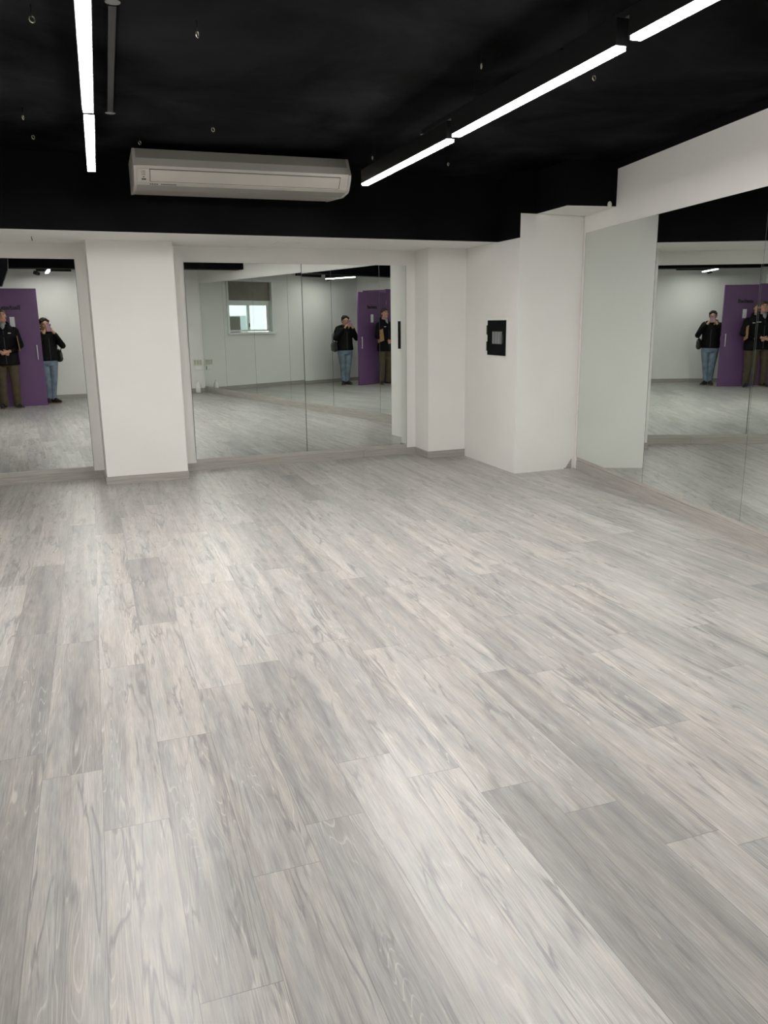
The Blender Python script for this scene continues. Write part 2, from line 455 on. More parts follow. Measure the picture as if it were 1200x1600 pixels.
# skirting
def skirt(name, p, q, h, t=.012, m='skirt', z0=0.0):
    p, q = Vector((*p, 0)), Vector((*q, 0)); d = (q-p).normalized(); n = Vector((d.y, -d.x, 0))*t
    mb = MB(); mb.prism([(v.x, v.y) for v in (p, q, q+n, p+n)], z0, h)
    return structure(name, mb, M[m])
skirt('baseboard_back', (XL, 8.538), (.366, 8.538), .079, .016)
skirt('baseboard_back', (.356, 8.110), (1.150, 8.110), .079, .011)
skirt('baseboard_back', (1.139, 8.11), (1.139, 8.522), .079, .011)
skirt('baseboard_back', (.367, 8.522), (.367, 8.11), .079, .011)
skirt('baseboard_back', (1.152, 8.538), (3.17, 8.538), .079, .016)
skirt('baseboard_back', (3.174, 8.538), (3.822, 8.538), .079, .016)
skirt('baseboard_back', (3.824, 8.522), (3.811, 8.145), .079, .011)
skirt('baseboard_back', (3.802, 8.154), (4.268, 8.154), .079, .011)
mbr = MB().mat(M['skirt']); rbox(mbr, -8.38, -.16, -.016, .009, 0, .099)
structure('baseboard_right', mbr)
mbr = MB().mat(M['skirt_pale']); rbox(mbr, -8.38, -.13, -.001, .009, .101, .129)
structure('trim_1', mbr)
for x0, x1 in ((-.94, .272), (1.292, 3.716)):
    structure('gap_strip', MB().box(x0, x1, 8.531, 8.5385, .080, .117), M['skirt_pale'])  # strips added over the wall gap below the mirrors, toned darker than the wall
skirt('baseboard_front', (3.17, YREAR+.001), (XL, YREAR+.001), .09, .012)
skirt('baseboard_left', (XL+.001, .10), (XL+.001, 8.52), .08, .012)
# broken end of skirting at the column's foot
mb = MB(); mb.prism([(4.80, 6.947), (4.885, 6.947), (4.885, 6.940), (4.80, 6.940)], 0, .012)
v = [mb.bm.verts.new(p) for p in ((4.82, 6.946, .012), (4.885, 6.946, .012), (4.885, 6.946, .10), (4.82, 6.938, .012), (4.885, 6.938, .012), (4.885, 6.938, .10))]
for q in ((0, 1, 2), (5, 4, 3), (0, 3, 4, 1), (1, 4, 5, 2), (2, 5, 3, 0)): mb.bm.faces.new([v[i] for i in q])
structure('trim_3', mb, M['skirt'])

# ------------------------------------------------------------------ mirrors
def mirror_panel(a, b_, z0, z1, label, group=None, thick=.005, tilt=0.0):
    """a, b_: plan points of the silver face; the glass stands in front of the wall"""
    a, b_ = Vector((*a, 0)), Vector((*b_, 0)); d = (b_-a).normalized(); n = Vector((-d.y, d.x, 0))
    lean = n*(-math.sin(tilt)*(z1-z0))
    mb = MB().mat(M['mirror_edge'])
    lo = [a, b_, b_+n*thick, a+n*thick]
    A_ = [mb.bm.verts.new((p.x, p.y, z0)) for p in lo]
    B_ = [mb.bm.verts.new((p.x+lean.x, p.y+lean.y, z1)) for p in lo]
    fs = [mb.bm.faces.new(A_[::-1]), mb.bm.faces.new(B_)]
    for i in range(1, 4): mb.bm.faces.new((A_[i], A_[(i+1) % 4], B_[(i+1) % 4], B_[i]))
    # silvered face between two ground edges
    e = .003
    cols = []
    for t_ in (0, e, (b_-a).length-e, (b_-a).length):
        p = a + d*t_
        cols.append((p.x, p.y))
    def vcol(i):
        if i == 0: return A_[0], B_[0]
        if i == 3: return A_[1], B_[1]
        x, y = cols[i]
        return mb.bm.verts.new((x, y, z0)), mb.bm.verts.new((x+lean.x, y+lean.y, z1))
    vc = [vcol(i) for i in range(4)]
    for i in range(3):
        f_ = mb.bm.faces.new((vc[i][0], vc[i+1][0], vc[i+1][1], vc[i][1]))
        f_.material_index = 0
        if i == 1: mb.mat(M['mirror']); f_.material_index = mb.mi
    o = mb.build('wall_mirror', kind=None)
    return tag(o, label, 'mirror', group)
mirror_panel((-.94, 8.5336), (.272, 8.5336), .123, 2.124, 'frameless mirror in the left recess beside the pillar, reflecting a man against the purple door', 'mirror panels on the far wall')
dl = math.radians(.34)
mirror_panel((2.509-1.218*math.cos(dl), 8.5339-1.218*math.sin(dl)), (2.509, 8.5339), .119, 2.110, 'left half of the mirror in the middle recess, reflecting the window', 'mirror panels on the far wall', tilt=math.radians(.06))
d2 = math.radians(.091)
mirror_panel((2.5105, 8.5330), (2.5105+1.206*math.cos(d2), 8.5330+1.206*math.sin(d2)), .119, 2.110, 'right half of the mirror in the middle recess, reflecting the woman at full length', 'mirror panels on the far wall')
ordinal = ['right-wall mirror panel touching the white column, reflecting mostly bare white wall',
           'second right-wall mirror panel from the white column, reflecting the woman and purple door',
           'third right-wall mirror panel from the white column, cut off by the photo edge',
           'fourth right-wall mirror panel from the column, seen only inside the middle mirror',
           'fifth right-wall mirror panel from the column, seen inside the middle mirror beside the window',
           'last right-wall mirror panel at the window end, seen only inside the middle mirror']
def rp(y): return (RX(y), y)
ys = [6.885, 5.503, 4.121, 2.74, 1.36, -.02, -1.185]
for i in range(6):
    g_ = .0004
    pa, pb = rp(ys[i]-(g_ if i else 0)), rp(ys[i+1]+g_)
    if i == 1:                                    # hung a touch out of line with its neighbours
        dv = Vector((pb[0]-pa[0], pb[1]-pa[1])); dv.rotate(Matrix.Rotation(math.radians(.091), 2)); pb = (pa[0]+dv.x, pa[1]+dv.y)
    mirror_panel(pa, pb, .130, 2.3245, ordinal[i], 'mirror panels along the right wall')

# ------------------------------------------------------------------ ceiling lamps
def linear_lamp(p, q, z, label, power=1.0):
    p, q = Vector(p), Vector(q); mid = (p+q)/2; L = (q-p).length; ang = math.atan2(q.y-p.y, q.x-p.x)
    t = empty('linear_lamp', (mid.x, mid.y, z), label, 'lamp', 'linear ceiling lamps', ang)
    h = L/2; w = .0275
    mb = MB(); mb.box(-h, h, -w, w, .004, .10)
    mb.box(-h, h, -w, -w+.003, 0, .004); mb.box(-h, h, w-.003, w, 0, .004)
    mb.build('housing', M['metal_black'], t)
    mb = MB(); mb.box(-h+.006, h-.006, -w+.0035, w-.0035, -.014, .0035); mb.build('diffuser', M['lamp'] if power == 1 else M['lamp_dim'], t)
    ld = bpy.data.lights.new('led_strip', 'AREA'); ld.shape = 'RECTANGLE'; ld.size = L-.014; ld.size_y = .046
    ld.energy = 36.0*power*PI*ld.size*ld.size_y; ld.color = (1.0, .965, .925)
    lo = bpy.data.objects.new('led_strip', ld); COL.objects.link(lo); lo.parent = t; lo.location = (0, 0, -.0155)
    for s in (-1, 1):
        MB().box(s*h-.002, s*h+.002, -w, w, 0, .10).build('end_cap', M['metal_black'], t)
        MB().cyl((s*(h-.25), 0, .10), .0012, H-z-.10, seg=6).build('suspension_rod', M['metal_black'], t)
    return t
linear_lamp((.290, 4.748), (.372, 6.345), 2.57, 'far lamp of the left row, its tip near the air conditioner')
linear_lamp((.199, 3.03), (.281, 4.646), 2.57, 'long lit lamp of the left row running off the top of the photo')
linear_lamp((.03, -.70), (.075, .30), 2.515, 'lamp seen in the left mirror, hanging before the white wall above the purple door', .7)
linear_lamp((2.325, 4.66), (2.403, 6.325), 2.57, 'far lamp of the right row, right of the air conditioner')
linear_lamp((2.212, 2.925), (2.300, 4.548), 2.57, 'middle lamp of the right row, the longest seen whole')
linear_lamp((2.11, 1.20), (2.192, 2.819), 2.57, 'near lamp of the right row, running off the top right of the photo')

def rail(p, q, label):
    p, q = Vector(p), Vector(q); mid = (p+q)/2; L = (q-p).length; ang = math.atan2(q.y-p.y, q.x-p.x)
    t = empty('ceiling_rail', (mid.x, mid.y, H), label, 'rail', 'black rails on the ceiling beside the lamps', ang)
    h = L/2
    MB().box(-h, h, -.017, .017, -.034, -.001).build('rail_channel', M['metal_black'], t, bevel=.002)
    mb = MB(); mb.tube([(h-.02, 0, -.036), (h-.02, 0, -.0341)], .032, 20); mb.build('end_plate', plain('rail_end_grey', (.16, .16, .16, 1), .5, spec=.2, noise=.05), t)
    return t
rail((.374, 3.95), (.486, 5.83), 'black ceiling rail to the right of the left row of lamps')
rail((.262, 2.05), (.373, 3.92), 'left black ceiling rail mostly above the photo, only its end plate showing')
rail((2.565, 3.86), (2.645, 5.74), 'black ceiling rail behind the middle lamp of the right row')
rail((2.475, 1.95), (2.557, 3.83), 'black ceiling rail behind the near lamp of the right row')

# ring hooks screwed into the ceiling
def ring_hook(x, y, rz, label):
    t = empty('ring_hook', (x, y, H), label, 'hook', 'ring hooks screwed into the black ceiling', rz)
    mb = MB(); mb.cyl((0, 0, -.047), .0022, .046, seg=8)
    MB_ = mb; MB_.build('screw_shank', M['metal_black'], t)
    mb = MB(); mb.tube([(.0125*math.sin(a), 0, -.058+.0125*math.cos(a)) for a in [2*PI*k/20 for k in range(19)]], .0024, 8)
    mb.build('ring', M['steel'], t)
    return t
for (x, y, rz, lab) in (
    (.055, 4.15, .4, 'ring hook nearest the top left corner, left of the lit left lamp'),
    (.752, 4.10, .9, 'ring hook in open ceiling to the right of the left row and its rail'),
    (2.21, 4.08, 1.3, 'ring hook just left of the middle lamp of the right row'),
    (2.90, 4.06, .3, 'ring hook just right of the middle lamp of the right row'),
    (-.032, 6.0, 1.2, 'upper of two ring hooks close together at the left edge of the ceiling'),
    (.017, 6.58, .8, 'lower of two ring hooks close together at the left edge of the ceiling'),
    (1.16, 5.95, .5, 'ring hook above the middle of the air conditioner'),
    (.733, 6.53, .7, 'ring hook touching the top left corner of the air conditioner'),
    (2.548, 6.52, .9, 'ring hook right of the air conditioner, above the far right lamp tip'),
    (3.256, 6.57, .6, 'ring hook between the far right lamp and the black corner beam')):
    ring_hook(x, y, rz, lab)

# black bar and spotlight behind the cross beam (seen in mirrors)
t = empty('hanging_bar', (.17, -1.1, H), 'black bar hung below the ceiling, crossing behind the lamp in the left mirror', 'bar')
MB().box(-.33, .33, -.025, .025, -.295, -.235).build('bar', M['metal_black'], t)
for sx in (-.36, .36): MB().cyl((sx, 0, -.245), .005, .243, seg=8).build('hanger_rod', M['metal_black'], t)
t = empty('spotlight', (-.15, -.8, H), 'small black spotlight hanging left of the black bar, seen in the left mirror', 'lamp')
MB().cyl((0, 0, -.33), .006, .328, seg=8).build('stem', M['metal_black'], t)
mb = MB(); mb.tube([(-.05, .02, -.335), (.0, -.0, -.35), (.05, -.02, -.365)], [.036, .038, .030], 16); mb.build('lamp_head', M['metal_black'], t)

# ------------------------------------------------------------------ air conditioner hung under the ceiling
ac = empty('air_conditioner', (.69, 6.70, 2.86), 'long cream air conditioner hung against the black bulkhead between the lamp rows', 'air conditioner', None, -.052)
Lx = 1.688
prof = [(.02, -.060), (-.03, -.134), (-.065, -.192), (-.06, -.218), (0.0, -.300), (.03, -.315), (.18, -.331), (.66, -.298), (.665, -.060)]
mb = MB().mat(M['plastic']); fs = mb.extrude_x(prof, .02, Lx-.02)
mb.mat(M['plastic_d']); fs[2].material_index = mb.mi; fs[7].material_index = mb.mi
mb.build('body', None, ac)
for x0, x1 in ((0, .022), (Lx-.022, Lx)):
    mb = MB(); mb.extrude_x([(y-(.006 if i < 7 else 0), z-(.004 if 0 < i < 8 else 0)) for i, (y, z) in enumerate(prof)], x0, x1)
    mb.build('end_panel', M['plastic'], ac, bevel=.003)
# front face basis (between the profile points 3 and 4)
fa, fb = Vector((0, prof[3][0], prof[3][1])), Vector((0, prof[4][0], prof[4][1]))
fdir = (fb-fa).normalized(); fl = (fb-fa).length; fn = Vector((0, fdir.z, -fdir.y))
if fn.y > 0: fn = -fn
def on_front(x0, x1, t0, t1, h0, h1, mb):
    c = []
    for h in (h0, h1):
        for (x, t) in ((x0, t0), (x1, t0), (x1, t1), (x0, t1)):
            p = fa + fdir*(t*fl) + fn*h; c.append(mb.bm.verts.new((x, p.y, p.z)))
    for idx in ((0,3,2,1),(4,5,6,7),(0,1,5,4),(1,2,6,5),(2,3,7,6),(3,0,4,7)):
        f = mb.bm.faces.new([c[i] for i in idx]); f.material_index = mb.mi
mb = MB(); on_front(.114, 1.600, -.04, .93, -.002, .0012, mb); mb.build('panel_gap', M['line'], ac)
mb = MB(); on_front(.119, 1.595, .0, .89, -.001, .004, mb); mb.build('front_flap', M['plastic'], ac, bevel=.001)
cp = MB(); on_front(.045, .100, -.05, .97, -.001, .003, cp); cp = cp.build('control_panel', M['plastic'], ac, bevel=.0008)
mb = MB(); on_front(.055, .088, .70, .80, .002, .0045, mb); mb.build('receiver_window', M['ink'], cp)
mb = MB(); on_front(.066, .076, .54, .61, .002, .0045, mb); mb.build('button', M['ink'], cp)
mb = MB()
for k in range(3): on_front(.054, .060, .12+.13*k, .15+.13*k, .002, .0042, mb); on_front(.064, .084, .12+.13*k, .15+.13*k, .002, .0042, mb)
mb.build('indicator_marks', M['line'], cp)
# maker's lettering under the flap: too small to read, dark strokes only
f4, f5 = Vector((0, *prof[4])), Vector((0, *prof[5]))
mb = MB()
x = .115
for k in range(13):
    wdt = .016 if k < 4 else .013
    if k == 4: x += .018; mb.build('maker_lettering', M['line'], ac); mb = MB()
    p0, p1 = f4.lerp(f5, .35), f4.lerp(f5, .75); nn = Vector((0, -.45, -.89))*.0012
    mb.face([(x, p0.y+nn.y, p0.z+nn.z), (x+wdt*.7, p0.y+nn.y, p0.z+nn.z), (x+wdt*.7, p1.y+nn.y, p1.z+nn.z), (x, p1.y+nn.y, p1.z+nn.z)])
    x += wdt
mb.build('maker_lettering', M['line'], ac)
g0, g1 = Vector((0, *prof[6])), Vector((0, *prof[7]))
mb = MB()
for k in range(22):
    a_, b2 = g0.lerp(g1, .06+.04*k), g0.lerp(g1, .085+.04*k)
    mb.face([(.07, a_.y, a_.z-.003), (Lx-.07, a_.y, a_.z-.003), (Lx-.07, b2.y, b2.z-.003), (.07, b2.y, b2.z-.003)])
mb.build('intake_grille', M['plastic'], ac)

# ------------------------------------------------------------------ fuse box on the column's side
def wx(y): return 4.197 + (y-6.932)*(4.270-4.197)/(8.155-6.932)
fb_ = empty('fuse_box', (wx(7.37), 7.37, 1.335), 'black recessed fuse box with small window, on the side of the white column', 'fuse box', None, -math.atan(.0597))
# local x points into the wall, local y along it
MB().box(-.004, .002, -.215, .215, -.195, .195).build('surround', M['white'], fb_)
mb = MB().mat(M['black'])
for y0, y1, z0, z1 in ((-.20, .20, .065, .175), (-.20, .20, -.175, -.062), (-.20, -.135, -.062, .065), (.10, .20, -.062, .065)): mb.box(-.016, -.003, y0, y1, z0, z1)
door = mb.build('door_panel', None, fb_)
MB().box(-.010, -.004, -.135, .10, -.062, .065).build('window_cover', plain('smoked_cover', (.09, .10, .10, 1), .3, noise=.1), fb_)
for k in range(6):
    MB().box(-.013, -.0095, .066-.034*k, .093-.034*k, -.056, .058).build('breaker', plain('breaker_grey', (.16, .17, .17, 1) if k % 2 else (.24, .25, .245, 1), .35, noise=.05), fb_)
for z0, z1 in ((.03, .125), (-.135, -.04)): MB().box(-.018, -.003, .20, .222, z0, z1).build('hinge', M['metal_black'], fb_)
MB().box(-.026, -.015, -.185, -.15, -.045, .03).build('latch', M['metal_black'], fb_, bevel=.003)

# small things on the ceiling edges
mb = MB(); mb.tube([(0, 0, 0), (0, 0, -.02), (.004, -.008, -.034), (.002, -.016, -.02)], .004, 8)
o = mb.build('wire_hook', M['metal_dark']); o.location = (-.077, 7.965, 2.268); tag(o, 'tiny wire hook under the bulkhead above the left mirror', 'hook')
o = MB().box(-.12, .12, -.10, .10, -.004, 0).build('vent_plate', M['wall'], bevel=.001); o.location = (2.23, 8.04, 2.268)
tag(o, 'faint white vent plate under the bulkhead above the middle mirror', 'vent')
o = MB().ell((0, 0, 0), (.022, .012, .028)).build('cable_clip', M['white']); o.location = (4.715, 6.287, 2.50)
tag(o, 'small white clip on the lower edge of the black corner beam', 'clip')

# ------------------------------------------------------------------ purple door, swung open square to the left wall
D = empty('door_1', (-1.18, .10, 0), None, None, None, 0, 'structure')
# leaf x 0 .. .86 (free edge to the right), front face at y=+.02
MB().box(0, .99, -.02, .02, .008, 2.185).build('door_leaf', M['purple'], D, bevel=.002)
hd = MB(); hd.tube([(.905, .055, .87), (.905, .055, 1.15)], .0095, 12); hd.cyl((.905, .019, .895), .007, .036, 'y', 10); hd.cyl((.905, .019, 1.125), .007, .036, 'y', 10)
hd.build('pull_handle', plain('satin_handle', (.72, .72, .74, 1), .4, metal=.3, noise=.03), D)
MB().box(.485, .57, .0205, .0235, 1.48, 1.67).build('notice', M['paper'], D)
cu = bpy.data.curves.new('door_lettering', 'FONT'); cu.body = 'Bachata'; cu.size = .105; cu.extrude = .002; cu.offset = .0035; cu.align_x = 'LEFT'
to = bpy.data.objects.new('tmp_text', cu); COL.objects.link(to)
dg = bpy.context.evaluated_depsgraph_get()
tm = bpy.data.meshes.new_from_object(to.evaluated_get(dg)); bpy.data.objects.remove(to)
tm.materials.clear(); tm.materials.append(M['ink'])
o = bpy.data.objects.new('door_lettering', tm); COL.objects.link(o); o.parent = D
o.rotation_euler = (PI/2, 0, PI); o.location = (.69, .0235, 1.805)
for z in (.25, 1.1, 1.95): MB().cyl((-.012, .012, z-.05), .009, .1, seg=10).build('hinge', M['chrome'], D)
mb = MB().mat(M['frame_purple'])
mb.box(XL-.125, XL+.012, -.985, -.90, 0, 2.27); mb.box(XL-.125, XL+.012, .0, .115, 0, 2.27); mb.box(XL-.125, XL+.012, -.90, .0, 2.195, 2.27)
mb.box(XL+.012, -1.19, .075, .115, 0, 2.27)
structure('trim_4', mb)

# ------------------------------------------------------------------ window behind the camera
W = empty('window_1', ((WX0+WX1)/2, YREAR, WZ0), None, None, None, 0, 'structure')
w2 = (WX1-WX0)/2; hh = WZ1-WZ0
mb = MB().mat(M['pvc'])
f = .055
mb.box(-w2-f, -w2, .001, .018, -.01, hh+f); mb.box(w2, w2+f, .001, .018, -.01, hh+f); mb.box(-w2, w2, .001, .018, hh, hh+f)
mb.build('window_frame', None, W)
MB().box(-w2-.09, w2+.06, .001, .07, -.045, -.011).build('window_sill', M['pvc'], W, bevel=.004)
mb = MB().mat(M['shutter'])
mb.box(-w2+.002, w2-.002, -.09, -.05, hh-.19, hh-.001); mb.box(-w2+.002, w2-.002, -.10, -.062, hh-.415, hh-.186)
mb.build('roller_shutter', None, W)
MB().box(-w2+.003, w2-.003, -.125, -.095, hh-.475, hh-.415).build('top_rail', M['pvc'], W)
def sash(x0, x1, y, glassy=True):
    mb = MB().mat(M['pvc']); z0, z1, s = .015, hh-.475, .05
    mb.box(x0, x0+s, y, y+.03, z0, z1); mb.box(x1-s, x1, y, y+.03, z0, z1); mb.box(x0+s, x1-s, y, y+.03, z0, z0+s*.8); mb.box(x0+s, x1-s, y, y+.03, z1-s, z1)
    so = mb.build('sash', None, W)
    MB().box(x0+s, x1-s, y+.012, y+.016, z0+s*.8, z1-s).build('pane', M['glass'], so)
sash(-w2+.004, .03, -.15); sash(-.03, w2-.004, -.118)
MB().box(-.012, .012, -.086, -.07, .12, .2).build('latch', M['metal_dark'], W)
o = MB().box(-.16, .16, -.004, .004, 0, .36).build('cardboard_sheet', M['cardboard']); o.location = (2.16, YREAR-.175, WZ0-.0045)
tag(o, 'grey brown cardboard sheet behind the left window pane in the middle mirror', 'cardboard')
mb = MB(); mb.box(WX0-.2, WX1+.2, YREAR-.40, YREAR-.161, WZ0-.15, WZ0-.005); structure('trim_5', mb, M['wall'])

# building across the street, lit by daylight
B = empty('building', (1.2, -9.0, -1.0), 'pale greenish building outside, glimpsed through the window in the middle mirror', 'building')
MB().box(-6, 3.2, -2, 0, 0, 9).build('facade', plain('pale_render', (.62, .68, .66, 1), .8, noise=.06), B)
gm = plain('dim_window', (.22, .27, .28, 1), .2, noise=.1)
for r_ in range(4):
    for c_ in range(5):
        MB().box(-5.2+c_*1.6, -4.3+c_*1.6, -.02, .02, 1.6+r_*1.9, 2.7+r_*1.9).build('window_opening', gm, B)
o = MB().box(-14, 14, -20, -1.40, -1.2, -1.0).build('ground', plain('pavement', (.32, .32, .31, 1), .9, noise=.1)); o['kind'] = 'structure'

# sockets and bottle in the rear corner
so = empty('socket_panel', (3.05, YREAR, .65), 'white panel of three sockets beside the last right-wall mirror, above the bottle', 'socket')
MB().box(-.10, .10, .001, .016, -.07, .07).build('plate', M['white'], so, bevel=.003)
for k in range(3):
    MB().box(-.087+.061*k, -.037+.061*k, .015, .021, -.055, .055).build('socket', plain('socket_grey', (.45, .43, .36, 1), .45, noise=.05), so, bevel=.002)
MB().box(-.06, .075, .001, .03, -.16, -.08).build('junction_box', M['white'], so, bevel=.004)
bo = empty('plastic_bottle', (3.0, -1.04, 0), 'white plastic bottle on the floor in the corner below the sockets', 'bottle')
mb = MB(); mb.loft([(0,0,.003,.05,.05), (0,0,.012,.055,.055), (0,0,.15,.055,.055), (0,0,.20,.045,.045), (0,0,.225,.018,.018), (0,0,.245,.016,.016)]); mb.build('bottle_body', M['white'], bo)
MB().cyl((0, 0, .243), .02, .025, seg=16).build('bottle_cap', M['paper'], bo)

# ------------------------------------------------------------------ people (seen only in the mirrors)
SK = plain('skin', (.50, .285, .20, 1), .5, noise=.06, nscale=30)
SK2 = plain('skin_ruddy', (.47, .245, .17, 1), .5, noise=.06, nscale=30)
HAIR = plain('dark_brown_hair', (.012, .008, .006, 1), .6, spec=.2, noise=.3, nscale=60)
HAIR2 = plain('short_brown_hair', (.045, .028, .018, 1), .6, noise=.3, nscale=60)
JK = plain('black_jacket', (.0045, .0045, .005, 1), .7, spec=.12, noise=.25, nscale=25, bump=.3, bscale=22)
JK2 = plain('black_work_jacket', (.004, .004, .005, 1), .75, spec=.12, noise=.25, nscale=25, bump=.3, bscale=18)
JEANS = plain('blue_denim', (.155, .20, .255, 1), .85, noise=.3, nscale=9, bump=.2, bscale=40)
KHAKI = plain('olive_trousers', (.07, .05, .027, 1), .85, noise=.25, nscale=9, bump=.2, bscale=30)
SHOE = plain('dark_shoe', (.016, .012, .012, 1), .45, noise=.15)
SOLE = plain('pale_sole', (.30, .20, .16, 1), .6, noise=.1)
GREY = plain('grey_tee', (.22, .22, .23, 1), .8, noise=.1)
FUR = plain('tan_collar', (.30, .20, .10, 1), .9, noise=.3, nscale=60)
EYE = plain('eye_dark', (.02, .015, .012, 1), .2, noise=.05)
EYEW = plain('eye_white', (.7, .68, .65, 1), .25, noise=.02)
LIP = plain('lips', (.33, .12, .10, 1), .45, noise=.05)
PHONE = plain('lilac_phone_case', (.42, .24, .37, 1), .35, noise=.05)

def head(mb, c, s, tilt=0.0, turn=0.0):
    """head solids round c (centre of the skull), s = head height"""
    R = Euler((tilt, 0, turn)).to_matrix()
    q = lambda x, y, z: Vector(c) + R @ Vector((x*s, y*s, z*s))
    E_ = Euler((tilt, 0, turn))
    mb.ell(q(0, -.03, .12), (.335*s, .40*s, .37*s), E_)          # cranium
    mb.ell(q(0, .06, -.14), (.27*s, .30*s, .34*s), E_)           # face
    mb.ell(q(0, .15, -.36), (.16*s, .15*s, .12*s), E_)           # chin
    mb.cap(q(-.16, .02, -.30), q(.16, .02, -.30), .14*s, .14*s)  # jaw
    mb.cap(q(0, .345, .06), q(0, .405, -.09), .035*s, .058*s)    # nose
    mb.cap(q(-.15, .315, .10), q(.15, .315, .10), .045*s, .045*s)# brow ridge
    for k in (-1, 1):
        mb.ell(q(k*.16, .25, -.10), (.09*s, .08*s, .09*s), E_)   # cheek
        mb.ell(q(k*.335, -.02, -.03), (.035*s, .075*s, .12*s), E_)  # ear
        mb.cap(q(k*.05, .375, -.09), q(k*.035, .37, -.095), .035*s, .03*s)
    mb.cap(q(-.06, .335, -.215), q(.06, .335, -.215), .028*s, .028*s)
    return q, R

def face_bits(parent, q, R, s):
    for k in (-1, 1):
        e = MB().mat(EYEW); e.ell(q(k*.135, .335, .005), (.045*s, .03*s, .026*s))
        e.mat(EYE); e.ell(q(k*.135, .352, .005), (.022*s, .02*s, .022*s)); e.build('eye', None, parent)
        b_ = MB(); b_.cap(q(k*.07, .375, .10), q(k*.21, .325, .115), .018*s, .014*s); b_.build('eyebrow', HAIR, parent)
    l = MB(); l.cap(q(-.075, .345, -.205), q(.075, .345, -.205), .016*s, .016*s); l.cap(q(-.06, .348, -.235), q(.06, .348, -.235), .018*s, .018*s)
    l.fuse('lips', LIP, parent, .004, 1)

def hand(mb, wrist, palm, fingers, thumb, r=.0085):
    """palm block plus five bent finger chains"""
    wrist, palm = Vector(wrist), Vector(palm)
    mb.cap(wrist, wrist.lerp(palm, .5), .025, .024)
    mb.cap(wrist.lerp(palm, .35), palm, .024, .020)
    for ch in fingers:
        ch = [Vector(p) for p in ch]
        mb.cap(palm, ch[0], .016, r+.001)
        for i, (a_, b2) in enumerate(zip(ch, ch[1:])):
            mb.cap(a_, b2, r-.0006*i, r-.0006*(i+1))
    th = [Vector(p) for p in thumb]
    mb.cap(wrist.lerp(palm, .45), th[0], .016, .012)
    for a_, b2 in zip(th, th[1:]): mb.cap(a_, b2, .011, .0095)

def shoe(parent, ankle, toe_dir, z0=0.0, L=.26):
    a_ = Vector((ankle[0], ankle[1], 0)); d = Vector((toe_dir[0], toe_dir[1], 0)).normalized(); sd = Vector((d.y, -d.x, 0))
    mb = MB()
    P_ = lambda f, s, z: tuple(a_ + d*f + sd*s + Vector((0, 0, z0+z)))
    mb.cap(P_(-.045, 0, .045), P_(.10, .0, .045), .040, .043); mb.cap(P_(.08, -.008, .038), P_(L-.11, .008, .034), .042, .034)
    mb.cap(P_(-.03, 0, .06), P_(-.015, 0, .105), .040, .043); mb.cap(P_(.02, 0, .085), P_(.12, 0, .05), .035, .03)
    s_ = mb.fuse('shoe', SHOE, parent, .006, 2)
    mb = MB(); mb.bm.faces.ensure_lookup_table()
    prof_ = [(-.085, 0), (-.07, .034), (.02, .038), (.11, .047), (L-.12, .043), (L-.085, .02), (L-.078, 0)]
    poly = [a_ + d*f + sd*s for f, s in prof_] + [a_ + d*f - sd*s for f, s in prof_[-2:0:-1]]
    mb.prism([(p.x, p.y) for p in poly], z0+.002, z0+.022); mb.build('sole', SOLE, s_, bevel=.003)
    return s_

def hairline(mb, q, R, s, E_, full=True):
    mb.ell(q(0, -.06, .17), (.355*s, .41*s, .37*s), E_)
    mb.ell(q(0, -.18, -.02), (.325*s, .28*s, .32*s), E_)

# ---- woman holding the phone up, facing along the camera's view
YAW = .38096
wo = empty('person', (0, 0, 0), 'woman in black jacket and blue jeans holding up a lilac phone beside the purple door', 'person', None, -YAW)
cx, cy = 0.0, -.31
Hc = Vector((cx-.01, cy+.03, 1.525)); hs = .235
mb = MB()
q, R = head(mb, Hc, hs, -.10, .0)
mb.cap((cx, cy-.01, 1.36), (cx, cy+.005, 1.45), .056, .052)
mb.loft([(cx, cy, .78, .15, .11), (cx, cy, .90, .165, .12), (cx, cy, 1.05, .135, .105), (cx, cy, 1.2, .155, .115), (cx, cy, 1.32, .165, .10), (cx, cy, 1.385, .09, .07)])
SHR, SHL = (cx+.165, cy-.005, 1.325), (cx-.165, cy-.005, 1.325)
ELR, ELL = (cx+.275, cy+.12, 1.115), (cx-.255, cy+.13, 1.11)
WRR, WRL = (cx+.085, cy+.245, 1.365), (cx-.12, cy+.245, 1.36)
for S_, E2, W_ in ((SHR, ELR, WRR), (SHL, ELL, WRL)):
    mb.cap(S_, E2, .05, .04); mb.cap(E2, W_, .04, .026)
for k in (-1, 1):
    hipx = cx + k*.085
    mb.cap((hipx, cy, .80), (cx+k*.06, cy+.02, .45), .085, .055); mb.cap((cx+k*.06, cy+.02, .45), (cx+k*.05, cy-.01, .09), .052, .038)
# phone frame: centre 55 mm below the lens, lens at its upper right seen from behind
PT = -.2334
pc = Matrix.Rotation(PT, 3, 'X')
def ph(x, y, z): return Vector((0, 0, 1.52)) + pc @ Vector((x, y, z))
